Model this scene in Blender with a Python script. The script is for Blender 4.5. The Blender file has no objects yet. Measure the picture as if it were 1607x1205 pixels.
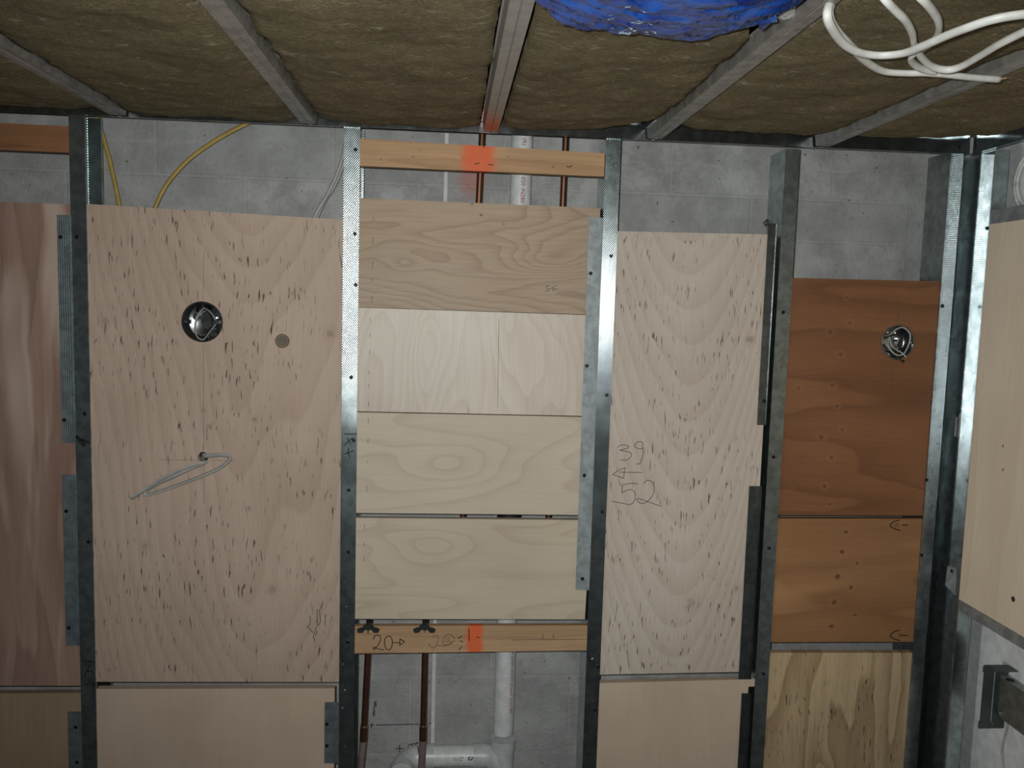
import bpy, bmesh, math, random
from mathutils import Vector, Matrix, noise
random.seed(7)
S = bpy.context.scene
COL = S.collection
R = math.radians
# ------------------------------------------------------------------ camera
YAW, PITCH, ROLL, FPX = 0.0762374, -0.0949121, 0.0284199, 1311.9
CAM = Vector((0.0, -1.88, 2.02))
fw = Vector((math.sin(YAW)*math.cos(PITCH), math.cos(YAW)*math.cos(PITCH), math.sin(PITCH)))
r0 = Vector((math.cos(YAW), -math.sin(YAW), 0)); u0 = r0.cross(fw)
rt = r0*math.cos(ROLL) + u0*math.sin(ROLL); up = -r0*math.sin(ROLL) + u0*math.cos(ROLL)
cd = bpy.data.cameras.new('camera'); cam = bpy.data.objects.new('camera', cd); COL.objects.link(cam)
cd.sensor_width = 36; cd.lens = FPX*36/1607; cd.clip_start = 0.01
cam.matrix_world = Matrix(((rt.x, up.x, -fw.x, CAM.x), (rt.y, up.y, -fw.y, CAM.y), (rt.z, up.z, -fw.z, CAM.z), (0, 0, 0, 1)))
S.camera = cam
# ------------------------------------------------------------------ world, light, exposure
w = bpy.data.worlds.new('world'); S.world = w; w.use_nodes = True
w.node_tree.nodes['Background'].inputs[0].default_value = (0.95, 0.98, 1.0, 1)
w.node_tree.nodes['Background'].inputs[1].default_value = 0.04
ld = bpy.data.lights.new('phone_flash', 'SPOT'); lo = bpy.data.objects.new('phone_flash', ld); COL.objects.link(lo)
ld.energy = 64; ld.color = (0.97, 1.0, 0.985); ld.spot_size = R(112); ld.spot_blend = 1.0; ld.shadow_soft_size = 0.012
LP = CAM + rt*-0.035 + up*0.03
tgt = Vector((0.12, 0.0, 2.02))
lo.location = LP; lo.rotation_euler = (tgt-LP).to_track_quat('-Z', 'Y').to_euler()
l2 = bpy.data.lights.new('fill_spot', 'SPOT'); w2 = bpy.data.objects.new('fill_spot', l2); COL.objects.link(w2)   # added fill light without a real source, brightens the right-hand wall
l2.energy = 50; l2.color = (0.97, 1.0, 0.98); l2.spot_size = R(42); l2.spot_blend = 0.9; l2.shadow_soft_size = 0.15
w2.location = (-1.85, -1.25, 1.25); w2.rotation_euler = (Vector((1.19, -.56, 1.60))-w2.location).to_track_quat('-Z', 'Y').to_euler()
S.view_settings.view_transform = 'Standard'; S.view_settings.look = 'None'
S.view_settings.gamma = 1; S.view_settings.use_curve_mapping = False
S.view_settings.exposure = 0.0

# survey: where a sight line meets a real plane of the room
def ray(x, y): return rt*((x-803.5)/FPX) - up*((y-602.5)/FPX) + fw
def at(x, y, Y=0.0):
    d = ray(x, y); return CAM + d*((Y-CAM.y)/d.y)
def atz(x, y, Z):
    d = ray(x, y); return CAM + d*((Z-CAM.z)/d.z)
def atx(x, y, X):
    d = ray(x, y); return CAM + d*((X-CAM.x)/d.x)

# ------------------------------------------------------------------ object helpers
def tag(o, label=None, cat=None, group=None, kind=None):
    if label: o['label'] = label
    if cat: o['category'] = cat
    if group: o['group'] = group
    if kind: o['kind'] = kind
    return o
def wloc(o):
    v = Vector(o.location)
    while o.parent: o = o.parent; v += Vector(o.location)
    return v
def mk(name, verts, faces, mat, parent=None, smooth=False, pivot=None):
    vs = [Vector(v) for v in verts]
    if pivot is None:
        lo_ = [min(v[i] for v in vs) for i in range(3)]; hi = [max(v[i] for v in vs) for i in range(3)]
        pivot = Vector([(a+b)/2 for a, b in zip(lo_, hi)])
    me = bpy.data.meshes.new(name); me.from_pydata([v-pivot for v in vs], [], faces); me.update()
    bm = bmesh.new(); bm.from_mesh(me); bmesh.ops.recalc_face_normals(bm, faces=bm.faces); bm.to_mesh(me); bm.free()
    if smooth:
        for p in me.polygons: p.use_smooth = True
    if mat: me.materials.append(mat)
    o = bpy.data.objects.new(name, me); COL.objects.link(o)
    if parent: o.parent = parent; o.location = pivot - wloc(parent)
    else: o.location = pivot
    return o
def inst(name, me, loc, parent=None, rot=None):
    o = bpy.data.objects.new(name, me); COL.objects.link(o)
    o.parent = parent; o.location = Vector(loc) - (wloc(parent) if parent else Vector())
    if rot: o.rotation_euler = rot
    return o
def empty(name, loc):
    o = bpy.data.objects.new(name, None); COL.objects.link(o); o.location = loc; o.empty_display_size = .05; return o
class G:
    def __init__(s): s.v = []; s.f = []
    def add(s, v, f):
        b = len(s.v); s.v += [Vector(p) for p in v]; s.f += [tuple(i+b for i in q) for q in f]; return s
    def box(s, a, b):
        (x0, y0, z0), (x1, y1, z1) = a, b
        return s.add([(x0,y0,z0),(x1,y0,z0),(x1,y1,z0),(x0,y1,z0),(x0,y0,z1),(x1,y0,z1),(x1,y1,z1),(x0,y1,z1)],
                     [(0,3,2,1),(4,5,6,7),(0,1,5,4),(1,2,6,5),(2,3,7,6),(3,0,4,7)])
    def prism(s, loop, d):      # closed outline extruded by vector d
        n = len(loop); d = Vector(d)
        return s.add([Vector(p) for p in loop] + [Vector(p)+d for p in loop],
                     [tuple(range(n)), tuple(range(2*n-1, n-1, -1))] + [(i, (i+1) % n, n+(i+1) % n, n+i) for i in range(n)])
    def sheet(s, prof, axis, a, b, t):   # bent sheet metal: open profile of 2D points, thickness t, run along axis from a to b
        P = [Vector(p) for p in prof]; n = len(P); off = []
        for i in range(n):
            d1 = (P[i]-P[i-1]).normalized() if i else (P[1]-P[0]).normalized()
            d2 = (P[i+1]-P[i]).normalized() if i < n-1 else d1
            n1 = Vector((-d1.y, d1.x)); n2 = Vector((-d2.y, d2.x)); m = n1+n2
            m = m/max(m.length_squared/2, .2); off.append(P[i]+m*t)
        loop = P + off[::-1]
        def to3(p, c):
            return {'Z': (p.x, p.y, c), 'X': (c, p.x, p.y), 'Y': (p.x, c, p.y)}[axis]
        L = len(loop)
        self_v = [to3(p, a) for p in loop] + [to3(p, b) for p in loop]
        F = [(i, (i+1) % L, L+(i+1) % L, L+i) for i in range(L)]
        for c in (0, L):
            for i in range(n-1): F.append((c+i, c+i+1, c+L-2-i, c+L-1-i))
        return s.add(self_v, F)
    def tube(s, pts, r, r2=None, n=10, ref=None, caps=True):
        P = [Vector(p) for p in pts]; r2 = r2 or r; b = len(s.v); m = len(P); N = None
        for i, p in enumerate(P):
            t = (P[min(i+1, m-1)]-P[max(i-1, 0)]).normalized()
            if N is None:
                N = Vector(ref) if ref else (Vector((0, 0, 1)) if abs(t.z) < .9 else Vector((1, 0, 0)))
            N = (N - t*N.dot(t)).normalized(); B = t.cross(N)
            rr = r[i] if isinstance(r, (list, tuple)) else r; q = r2[i] if isinstance(r2, (list, tuple)) else r2
            for k in range(n):
                a = 2*math.pi*k/n; s.v.append(p + N*math.cos(a)*rr + B*math.sin(a)*q)
        for i in range(m-1):
            for k in range(n):
                s.f.append((b+i*n+k, b+i*n+(k+1) % n, b+(i+1)*n+(k+1) % n, b+(i+1)*n+k))
        if caps: s.f.append(tuple(b+k for k in range(n))[::-1]); s.f.append(tuple(b+(m-1)*n+k for k in range(n)))
        return s
    def mk(s, name, mat, parent=None, smooth=False, pivot=None): return mk(name, s.v, s.f, mat, parent, smooth, pivot)
def autosmooth(o, ang=40):
    bm = bmesh.new(); bm.from_mesh(o.data)
    for f in bm.faces: f.smooth = True
    for e in bm.edges: e.smooth = (len(e.link_faces) == 2 and e.calc_face_angle(0) < R(ang))
    bm.to_mesh(o.data); bm.free(); return o
def crom(P, k=6):
    P = [Vector(p) for p in P]; out = []
    for i in range(len(P)-1):
        a = P[max(i-1, 0)]; b = P[i]; c = P[i+1]; d = P[min(i+2, len(P)-1)]
        for j in range(k):
            t = j/k; out.append(.5*((2*b)+(c-a)*t+(2*a-5*b+4*c-d)*t*t+(3*b-a-3*c+d)*t**3))
    return out+[P[-1]]
def holed(loop, holes, to3, d):
    """flat outline with round holes, extruded by vector d"""
    bm = bmesh.new(); E_ = []
    for lp in [loop]+holes:
        vs = [bm.verts.new(to3(p)) for p in lp]; E_ += [bm.edges.new((vs[i], vs[(i+1) % len(vs)])) for i in range(len(vs))]
    bmesh.ops.triangle_fill(bm, use_beauty=True, use_dissolve=False, edges=E_)
    ex = bmesh.ops.extrude_face_region(bm, geom=list(bm.faces))
    bmesh.ops.translate(bm, vec=Vector(d), verts=[g for g in ex['geom'] if isinstance(g, bmesh.types.BMVert)])
    bm.verts.index_update(); g = G(); g.v = [v.co.copy() for v in bm.verts]; g.f = [tuple(v.index for v in f.verts) for f in bm.faces]
    bm.free(); return g
def circ(c, r, n=28): return [(c[0]+r*math.cos(2*math.pi*i/n), c[1]+r*math.sin(2*math.pi*i/n)) for i in range(n)]

# ------------------------------------------------------------------ materials
def srgb(r, g, b):
    f = lambda c: (c/255/12.92) if c/255 <= .04045 else ((c/255+.055)/1.055)**2.4
    return (f(r), f(g), f(b), 1)
class M:
    def __init__(s, name):
        s.m = bpy.data.materials.new(name); s.m.use_nodes = True; s.t = s.m.node_tree; s.n = s.t.nodes
        s.b = s.n['Principled BSDF']
    def new(s, ty, **k):
        n = s.n.new(ty)
        for a, v in k.items(): setattr(n, a, v)
        return n
    def put(s, sock, v):
        if hasattr(v, 'default_value') or hasattr(v, 'is_linked'): s.t.links.new(v, sock)
        else: sock.default_value = v
    def math(s, op, a, b=None, clamp=False):
        n = s.new('ShaderNodeMath', operation=op, use_clamp=clamp); s.put(n.inputs[0], a)
        if b is not None: s.put(n.inputs[1], b)
        return n.outputs[0]
    def mul(s, a, b): return s.math('MULTIPLY', a, b)
    def addm(s, a, b): return s.math('ADD', a, b)
    def obj(s):
        n = s.new('ShaderNodeTexCoord'); q = s.new('ShaderNodeSeparateXYZ'); s.t.links.new(n.outputs['Object'], q.inputs[0])
        return q.outputs, n.outputs['Object']
    def vec(s, x, y, z=0.0):
        n = s.new('ShaderNodeCombineXYZ')
        for i, v in enumerate((x, y, z)): s.put(n.inputs[i], v)
        return n.outputs[0]
    def noise(s, vec, scale=1, detail=2, rough=.5, dist=0):
        n = s.new('ShaderNodeTexNoise'); s.put(n.inputs['Vector'], vec)
        n.inputs['Scale'].default_value = scale; n.inputs['Detail'].default_value = detail
        n.inputs['Roughness'].default_value = rough; n.inputs['Distortion'].default_value = dist
        return n.outputs[0]
    def rng(s, v, a, b, c=0., d=1., smooth=True):
        n = s.new('ShaderNodeMapRange'); n.interpolation_type = 'SMOOTHSTEP' if smooth else 'LINEAR'
        s.put(n.inputs[0], v)
        for i, x in enumerate((a, b, c, d)): n.inputs[i+1].default_value = x
        return n.outputs[0]
    def mix(s, f, a, b, mode='MIX'):
        n = s.new('ShaderNodeMix', data_type='RGBA', blend_type=mode); s.put(n.inputs[0], f); s.put(n.inputs[6], a); s.put(n.inputs[7], b)
        return n.outputs[2]
    def bump(s, h, dist, strength=1.0):
        n = s.new('ShaderNodeBump'); n.inputs['Distance'].default_value = dist; n.inputs['Strength'].default_value = strength
        s.put(n.inputs['Height'], h); s.t.links.new(n.outputs[0], s.b.inputs['Normal'])
    def set(s, color=None, rough=None, metal=None, spec=None):
        if color is not None: s.put(s.b.inputs['Base Color'], color)
        if rough is not None: s.put(s.b.inputs['Roughness'], rough)
        if metal is not None: s.put(s.b.inputs['Metallic'], metal)
        if spec is not None: s.put(s.b.inputs['Specular IOR Level'], spec)
        return s.m
def plain(name, col, rough=.5, metal=0, spec=.5, bump=None):
    m = M(name); (x, y, z), o = m.obj()
    n = m.noise(o, 40, 4); c = m.mix(m.rng(n, .3, .7), [v*.88 for v in col[:3]]+[1], [min(1, v*1.08) for v in col[:3]]+[1])
    if bump: m.bump(m.noise(o, bump[0], 3), bump[1])
    return m.set(c, rough, metal, spec)
def galv(name, col=(.46, .535, .54), rough=.2, pat=None, px=.0046, pz=.0055, depth=.00017, ax='X', metal=.96):
    m = M(name); (x, y, z), o = m.obj()
    u = {'X': x, 'Y': y}[ax] if ax != 'Zx' else z
    sp = m.noise(o, 45, 2, .6); c = m.mix(m.rng(sp, .35, .65), [v*.8 for v in col]+[1], [min(1, v*1.12) for v in col]+[1])
    stain = m.noise(m.vec(m.mul(x, 30), m.mul(y, 30), m.mul(z, 9)), 1, 3, .6)
    rg = m.rng(stain, .3, .75, rough*.9, rough*1.15)
    if pat == 'dots':
        h = m.mul(m.math('SINE', m.mul(u, 2*math.pi/px)), m.math('SINE', m.mul(z, 2*math.pi/pz)))
        zone = m.rng(m.noise(m.vec(0., 0., m.mul(z, 3.1)), 1, 2), .34, .5, .6, 1.)
        nn = m.new('ShaderNodeSeparateXYZ'); m.t.links.new(m.new('ShaderNodeNewGeometry').outputs['True Normal'], nn.inputs[0])
        m.bump(m.mul(m.mul(h, zone), m.math('ABSOLUTE', nn.outputs[1])), depth)
    elif pat == 'ribs':
        h = m.math('SINE', m.mul(u, 2*math.pi/px)); m.bump(h, depth)
    elif pat == 'lines':
        h = m.math('SINE', m.mul(z, 2*math.pi/pz)); m.bump(h, depth)
    elif pat == 'soft': m.bump(stain, .0001)
    return m.set(c, rg, metal)
def plywood(name, base, dark, grain='Z', ax='X', su=5., sv=.9, K=5., con=.3, dash=0., dashcol=(.09, .045, .03, 1), knots=(), cath=None,
            seed=0., fiber=.12, blot=.18, line=1.6, streak=None, rough=.55, eyes=(), extra=None, paint=None, dashu=240., dashv=27.):
    m = M(name); (x, y, z), o = m.obj(); h = x if ax == 'X' else y
    u, v = (h, z) if grain == 'Z' else (z, h)
    warp = m.mul(m.addm(m.noise(m.vec(m.mul(u, 4.), m.mul(v, 5.), seed+9), 1, 3), -.5), .035)
    uw = m.addm(u, warp)
    fld = m.mul(m.noise(m.vec(m.mul(uw, su), m.mul(v, sv), seed), 1, 1.5, .4), K)
    if cath:                                                  # nested flame figure about the line u = c0
        c0, av, au = cath; d = m.addm(u, -c0)
        fld = m.addm(fld, m.addm(m.mul(v, av), m.mul(m.mul(d, d), au)))
    for (ku, kv, kr, ka) in eyes:                             # eye-shaped swirls of grain
        du = m.mul(m.addm(u, -ku), 1/kr); dv = m.mul(m.addm(v, -kv), .45/kr)
        fld = m.addm(fld, m.mul(m.math('EXPONENT', m.mul(m.addm(m.mul(du, du), m.mul(dv, dv)), -1.)), ka))
    fr = m.math('FRACT', fld); late = m.math('POWER', fr, line)      # earlywood fading to a late line, then a sharp edge
    late = m.mul(late, m.rng(fr, .93, 1.0, 1., 0.))
    col = m.mix(m.mul(late, con), base, dark)
    fb = m.noise(m.vec(m.mul(uw, 170.), m.mul(v, 6.), seed), 1, 3, .6)
    col = m.mix(fiber, col, m.mix(m.rng(fb, .3, .7), (.25, .2, .17, 1), (1, 1, 1, 1)), 'MULTIPLY') if fiber else col
    bl = m.noise(m.vec(m.mul(u, 5.), m.mul(v, 3.), seed+4), 1, 4, .55)
    col = m.mix(blot, col, m.mix(m.rng(bl, .3, .7), (.45, .36, .3, 1), (1.0, 1.0, 1.0, 1)), 'MULTIPLY')
    if streak:                                                # broad pale and dark veneer streaks
        st = m.noise(m.vec(m.mul(uw, streak[0]), m.mul(v, streak[1]), seed+2), 1, 2, .5, .6)
        col = m.mix(m.rng(st, streak[3], streak[4]), col, streak[2])
    if dash:
        dn = m.noise(m.vec(m.mul(uw, dashu), m.mul(v, dashv), seed+7), 1, 1, .4)
        dm = m.noise(m.vec(m.mul(u, 11.), m.mul(v, 5.), seed+3), 1, 2)
        dd = m.mul(m.rng(dn, .672-.02*dash, .688), m.mul(m.rng(dm, .36, .56), m.rng(fr, .2, .8, .4, 1.)))
        col = m.mix(m.mul(dd, .95), col, dashcol)
    for k in knots:                                           # (h, z, radius, darkness) in the panel's own metres
        dh = m.addm(h, -k[0]); dz = m.addm(z, -k[1]); s1, s2 = (1., .8) if grain == 'Z' else (.8, 1.)
        dist = m.math('SQRT', m.addm(m.mul(m.mul(dh, dh), s1), m.mul(m.mul(dz, dz), s2)))
        dist = m.addm(dist, m.mul(m.addm(m.noise(o, 120, 2), -.5), k[2]*.9))
        pale = m.rng(dist, k[2]*.8, k[2]*1.9, .22*k[3], 0.); col = m.mix(pale, col, k[4] if len(k) > 4 else (.62, .45, .31, 1))
        ring = m.mul(m.rng(dist, k[2]*.75, k[2]*.95), m.rng(dist, k[2]*1.0, k[2]*1.3, 1., 0.)); col = m.mix(m.mul(ring, .45*k[3]), col, dark)
        core = m.rng(dist, k[2]*.25, k[2]*.85, .95*k[3], 0.); col = m.mix(core, col, (.055, .028, .018, 1))
    if paint:                                                 # sprayed layout marks (u, z, half width, half height)
        for (pu, pz, hu, hz) in paint:
            a = m.math('ABSOLUTE', m.mul(m.addm(x, -pu), 1/hu)); b = m.math('ABSOLUTE', m.mul(m.addm(z, -pz), 1/hz))
            dd = m.addm(m.math('POWER', m.addm(m.math('POWER', a, 3.), m.math('POWER', b, 3.)), 1/3), m.mul(m.addm(m.noise(o, 60, 3), -.5), .55))
            col = m.mix(m.rng(dd, .55, 1.2, .93, 0.), col, (.90, .16, .045, 1))
    m.bump(m.addm(m.mul(fb, .5), fr), .00012)
    rg = m.rng(bl, .3, .7, rough-.06, rough+.06)
    return m.set(col, rg, 0, .4)

MT = {}
MT['stud'] = galv('galvanised_stud', pat='dots')
MT['plain'] = galv('galvanised_plain')
MT['clip'] = galv('galvanised_ribbed', col=(.22, .265, .285), rough=.5, pat='ribs', px=.0047, depth=.00012, metal=.6)
MT['clipd'] = galv('galvanised_grid', col=(.26, .29, .29), rough=.26, pat='dots', px=.0042, pz=.0048, depth=.00008)
MT['clipl'] = galv('galvanised_pale_grid', col=(.36, .40, .405), rough=.55, pat='dots', px=.0042, pz=.0042, depth=.0001, metal=.35)
MT['endstud'] = galv('galvanised_lined', pat='lines', pz=.0042, depth=.0001, rough=.26, col=(.38, .42, .43))
MT['runner'] = galv('dull_galvanised', col=(.36, .385, .39), rough=.5, metal=.5)
MT['web'] = galv('galvanised_web', col=(.56, .61, .62), rough=.13)
MT['track'] = galv('galvanised_track', col=(.42, .46, .47), rough=.17)
MT['hat'] = galv('galvanised_furring', col=(.44, .428, .405), rough=.42, pat='ribs', px=.0055, depth=.00006, metal=.6)
MT['box'] = galv('zinc_box', col=(.30, .32, .32), rough=.2)
MT['black'] = plain('black_phosphate', (.012, .012, .013, 1), .45, .3)
MT['ink'] = plain('black_ink', (.02, .019, .018, 1), .6, 0, .3)
MT['pencil'] = plain('graphite', (.10, .085, .075, 1), .7, 0, .3)
MT['red'] = plain('red_print', (.36, .03, .06, 1), .5)
MT['copper'] = plain('copper', (.27, .135, .085, 1), .42, .95)
MT['dullcu'] = plain('dusty_copper', (.26, .20, .18, 1), .6, .2)
MT['pvc'] = plain('white_pvc', (.82, .84, .825, 1), .38)
MT['pvcf'] = plain('white_pvc_fitting', (.66, .68, .67, 1), .33)
MT['rubber'] = plain('black_rubber', (.012, .012, .012, 1), .6)
MT['yellow'] = plain('yellow_cable', (.52, .36, .09, 1), .45)
MT['white'] = plain('white_cable', (.86, .86, .81, 1), .42)
MT['greyc'] = plain('grey_white_cable', (.50, .49, .46, 1), .45)
MT['drywall'] = plain('drywall', (.80, .825, .82, 1), .85, 0, .2, (400, .0003))
MT['floor'] = plain('concrete_floor', (.22, .21, .20, 1), .8, 0, .3, (30, .001))
MT['slab'] = plain('concrete_slab', (.10, .10, .10, 1), .9, 0, .2)
MT['green'] = plain('dark_green_valve', (.02, .028, .026, 1), .5)
MT['brkt'] = plain('grey_green_bracket', (.10, .125, .115, 1), .5, .5)
MT['chalk'] = plain('pale_caulk', (.80, .81, .80, 1), .8)
def m_block(name, mortar=False):
    m = M(name); g = m.new('ShaderNodeNewGeometry'); q = m.new('ShaderNodeSeparateXYZ'); m.t.links.new(g.outputs['Position'], q.inputs[0])
    x, y, z = q.outputs; P = g.outputs['Position']
    a = m.noise(P, 11, 7, .72); b = m.noise(P, 190, 3, .7); pit = m.noise(P, 75, 2)
    inf = m.new('ShaderNodeObjectInfo').outputs['Random']
    base = m.mix(m.rng(a, .33, .68), (.34, .34, .33, 1), (.60, .60, .585, 1))
    base = m.mix(m.mul(m.rng(inf, 0., 1., .0, .5), .9), base, (.40, .405, .40, 1))
    if mortar: base = m.mix(.35, base, (.48, .48, .47, 1))
    base = m.mix(m.rng(b, .35, .7, 0., .35), base, (.48, .48, .47, 1))
    base = m.mix(m.rng(pit, .68, .76, 0., .75), base, (.07, .07, .068, 1))
    sm = m.noise(m.vec(m.mul(x, 3.), 2.0, m.mul(z, 7.)), 1, 4, .65)            # mortar smears
    base = m.mix(m.rng(sm, .58, .72, 0., .55), base, (.50, .50, .485, 1))
    # snapped chalk line, and a pale dribble of grout
    ch = m.mul(m.rng(m.math('ABSOLUTE', m.addm(z, m.addm(m.mul(m.addm(m.noise(m.vec(m.mul(x, 9.), 0., 0.), 1, 2), -.5), .02), -2.372))), .0012, .0042, 1., 0.),
               m.rng(m.noise(m.vec(m.mul(x, 6.), 5., 0.), 1, 3), .48, .64))
    base = m.mix(m.mul(ch, .5), base, (.6, .6, .58, 1))
    wig = m.mul(m.addm(m.noise(m.vec(0., 0., m.mul(z, 14.)), 1, 2), -.5), .02)
    dr = m.mul(m.rng(m.math('ABSOLUTE', m.addm(x, m.addm(wig, -.762))), .004, .016, 1., 0.), m.rng(z, 2.2, 2.32))
    base = m.mix(m.mul(dr, .55), base, (.46, .45, .42, 1))
    # overspray from the orange mark on the plank in front
    dx = m.addm(x, -.045); dz = m.addm(z, -2.315)
    sp = m.rng(m.math('SQRT', m.addm(m.mul(dx, dx), m.mul(m.mul(dz, dz), .6))), .012, .05, .55, 0.)
    base = m.mix(sp, base, (.62, .22, .16, 1))
    m.bump(m.addm(m.mul(a, 1.5), m.addm(m.mul(b, .6), m.mul(pit, -.5))), .003)
    return m.set(base, .9, 0, .2)
MT['block'] = m_block('concrete_block'); MT['mortar'] = m_block('mortar', True)
def m_wool():
    m = M('mineral_wool'); (x, y, z), o = m.obj(); inf = m.new('ShaderNodeObjectInfo').outputs['Random']
    p = m.vec(m.mul(x, 1.), m.addm(m.mul(y, 1.), m.mul(inf, 9.)), m.mul(z, 1.))
    a = m.noise(p, 10, 4, .6); f = m.noise(m.vec(m.mul(x, 105.), m.addm(m.mul(y, 210.), m.mul(inf, 50.)), 0.), 1, 5, .75, 1.2); g = m.noise(p, 240, 2, .6)
    c = m.mix(m.rng(a, .3, .7), (.235, .192, .108, 1), (.32, .262, .15, 1))
    c = m.mix(m.rng(f, .34, .68), m.mix(.6, c, (.10, .082, .05, 1)), m.mix(.25, c, (.42, .35, .23, 1)))
    wht = m.mul(m.rng(m.noise(m.vec(m.mul(x, 38.), m.addm(m.mul(y, 90.), m.mul(inf, 31.)), 3.), 1, 3, .6, .8), .60, .72), .6)
    c = m.mix(wht, c, (.58, .52, .42, 1))
    m.bump(m.addm(f, m.mul(g, .6)), .004)
    return m.set(c, .95, 0, .1)
MT['wool'] = m_wool()
def m_blue():
    m = M('blue_film'); (x, y, z), o = m.obj(); n = m.noise(o, 14, 4, .6)
    c = m.mix(m.rng(n, .35, .68), (.001, .03, .24, 1), (.004, .12, .6, 1))
    m.bump(m.noise(m.vec(m.mul(x, 22.), m.mul(y, 34.), m.mul(z, 30.)), 1, 3, .5, 1.0), .0025)
    m.set(c, .10, 0, .4); return m.m
MT['blue'] = m_blue()
MT['film'] = plain('white_film', (.55, .57, .55, 1), .25, 0, .6, (60, .004))

# ================================================================== the setting
tag(G().box((-2.3, -3.6, -.05), (2.6, .3, 0)).mk('floor', MT['floor']), 'grey concrete floor below the framed wall', 'floor', kind='structure')
tag(G().box((-2.3, -3.6, 2.56), (2.6, .3, 2.66)).mk('ceiling', MT['slab']), 'dark slab above the insulation batts', 'ceiling', kind='structure')
BY = .160
wb = tag(G().box((-2.3, BY+.0014, 0), (1.42, .3, 2.56)).mk('wall_back', MT['mortar']), 'grey concrete block wall behind the steel studs', 'wall', kind='structure')
def block_mesh(L, H):
    b = .0013; d = .02; a = L/2; h = H/2
    me = bpy.data.meshes.new('concrete_block')
    me.from_pydata([(-a, d, -h), (a, d, -h), (a, d, h), (-a, d, h), (-a, b, -h), (a, b, -h), (a, b, h), (-a, b, h),
                    (-a+b, 0, -h+b), (a-b, 0, -h+b), (a-b, 0, h-b), (-a+b, 0, h-b)], [],
                   [(0, 1, 5, 4), (1, 2, 6, 5), (2, 3, 7, 6), (3, 0, 4, 7), (4, 5, 9, 8), (5, 6, 10, 9), (6, 7, 11, 10), (7, 4, 8, 11), (8, 9, 10, 11)])
    me.materials.append(MT['block']); return me
bfull, bhalf = block_mesh(.3995, .1965), block_mesh(.3995, .0950)
for c in range(-1, 11):
    zc = 2.298 - .2032*c + .1016
    if zc < 0 or zc > 2.5: continue
    x = .53 + .2032 + (.2032 if c % 2 else 0) - .4064*8
    while x < 1.25:
        if x > -2.1:
            if c == 1 and x > .75:
                for s in (-1, 1): inst('concrete_block', bhalf, (x, BY+random.uniform(-.0006, .0006), zc+s*.0508), wb)
            else: inst('concrete_block', bfull, (x, BY+random.uniform(-.0008, .0008), zc), wb)
        x += .4064
# caulked vertical seam on the blocks
for (x, z0, z1) in ((-.0165, 2.16, 2.42), (-.021, .9, 1.28)):
    G().box((x-.0042, BY-.0035, z0), (x+.0042, BY-.0005, z1)).mk('caulk_seam', MT['chalk'], wb)
wr = tag(G().box((1.262, -3.6, 0), (1.2747, .140, 2.56)).mk('wall_right', MT['drywall']), 'pale grey drywall seen through the right-hand framing', 'wall', kind='structure')

# ------------------------------------------------------------------ screws and writing
def screw_mesh(r=.0042, h=.0022):
    g = G(); n = 10
    for (rr, yy) in ((r, 0), (r, -h*.5), (r*.75, -h), (r*.35, -h), (r*.25, -h*.35)):
        for k in range(n): g.v.append(Vector((rr*math.cos(2*math.pi*k/n), yy, rr*math.sin(2*math.pi*k/n))))
    for i in range(4):
        for k in range(n): g.f.append((i*n+k, i*n+(k+1) % n, (i+1)*n+(k+1) % n, (i+1)*n+k))
    g.f.append(tuple(4*n+k for k in range(n)))
    me = bpy.data.meshes.new('screw'); me.from_pydata(g.v, [], g.f); me.materials.append(MT['black']); return me
SCREW = screw_mesh(); ZSCREW = screw_mesh(.003, .0016); ZSCREW.materials.clear(); ZSCREW.materials.append(MT['plain'])
def screws(parent, pts, Y=-.0009, me=None):
    for (x, y) in pts: inst('screw', me or SCREW, at(x, y, Y), parent)
def ink(name, strokes, Y, parent, mat, wd=.0016, cylinder=None):
    """hand-written strokes as a film of ink lying on the surface at depth Y"""
    g = G()
    for st in strokes:
        P = [at(x, y, Y) for x, y in st]
        if len(P) > 2: P = crom(P, 4)
        for i, (a, b) in enumerate(zip(P, P[1:])):
            d = (b-a); d.y = 0
            if d.length < 1e-6: continue
            d.normalize(); n = Vector((-d.z, 0, d.x))*wd/2; e = d*wd*.4
            yy = -.0001*(1+(i % 2)*.15)
            q = [a-e+n, a-e-n, b+e-n, b+e+n]
            for p in q:
                p.y = Y+yy
                if cylinder: p.y = cylinder(p)+yy
            g.add(q, [(0, 1, 2, 3)])
    return g.mk(name, mat, parent)
def cx(strokes, x0, y0, sc): return [[(x0+a/sc, y0+b/sc) for a, b in st] for st in strokes]

# ================================================================== steel studs of the back wall
def stud(name, x0, x1, z0, z1, mat, label, group='steel studs of the back wall', depth=.09):
    g = G().sheet([(x1, .008), (x1, .0), (x0, .0), (x0, depth), (x1, depth), (x1, depth-.008)], 'Z', z0, z1, .0009)
    return tag(g.mk(name, mat), label, 'stud', group)
ZT = 2.3915
s0 = stud('steel_stud', -1.418, -1.386, .0, ZT, MT['stud'], 'steel stud at the far left end of the wall beyond the reddish plywood')
s1 = stud('steel_stud', -.8125, -.7815, .0, ZT+.014, MT['stud'], 'dark steel stud between the reddish plywood and the tall panel with the round box')
s2 = stud('steel_stud', -.2365, -.2035, .0, ZT+.012, MT['stud'], 'shiny dimpled steel stud left of the stacked pale boards')
s3 = stud('steel_stud', .3385, .3705, .0, ZT+.002, MT['stud'], 'dimpled steel stud right of the stacked pale boards')
s4 = stud('steel_stud', .7495, .7805, .0, ZT-.004, MT['stud'], 'dark steel stud left of the orange-brown plywood')
s5 = stud('steel_stud', 1.1385, 1.1675, .0, ZT+.006, MT['endstud'], 'bright ribbed end stud beside the corner, right of the orange-brown plywood')
screws(s1, [(121, 372), (133, 649), (139, 850)])
screws(s2, [(558, 235), (557, 367), (558, 447), (551, 592), (555, 691), (547, 769), (547, 866), (546, 1007)])
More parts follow.
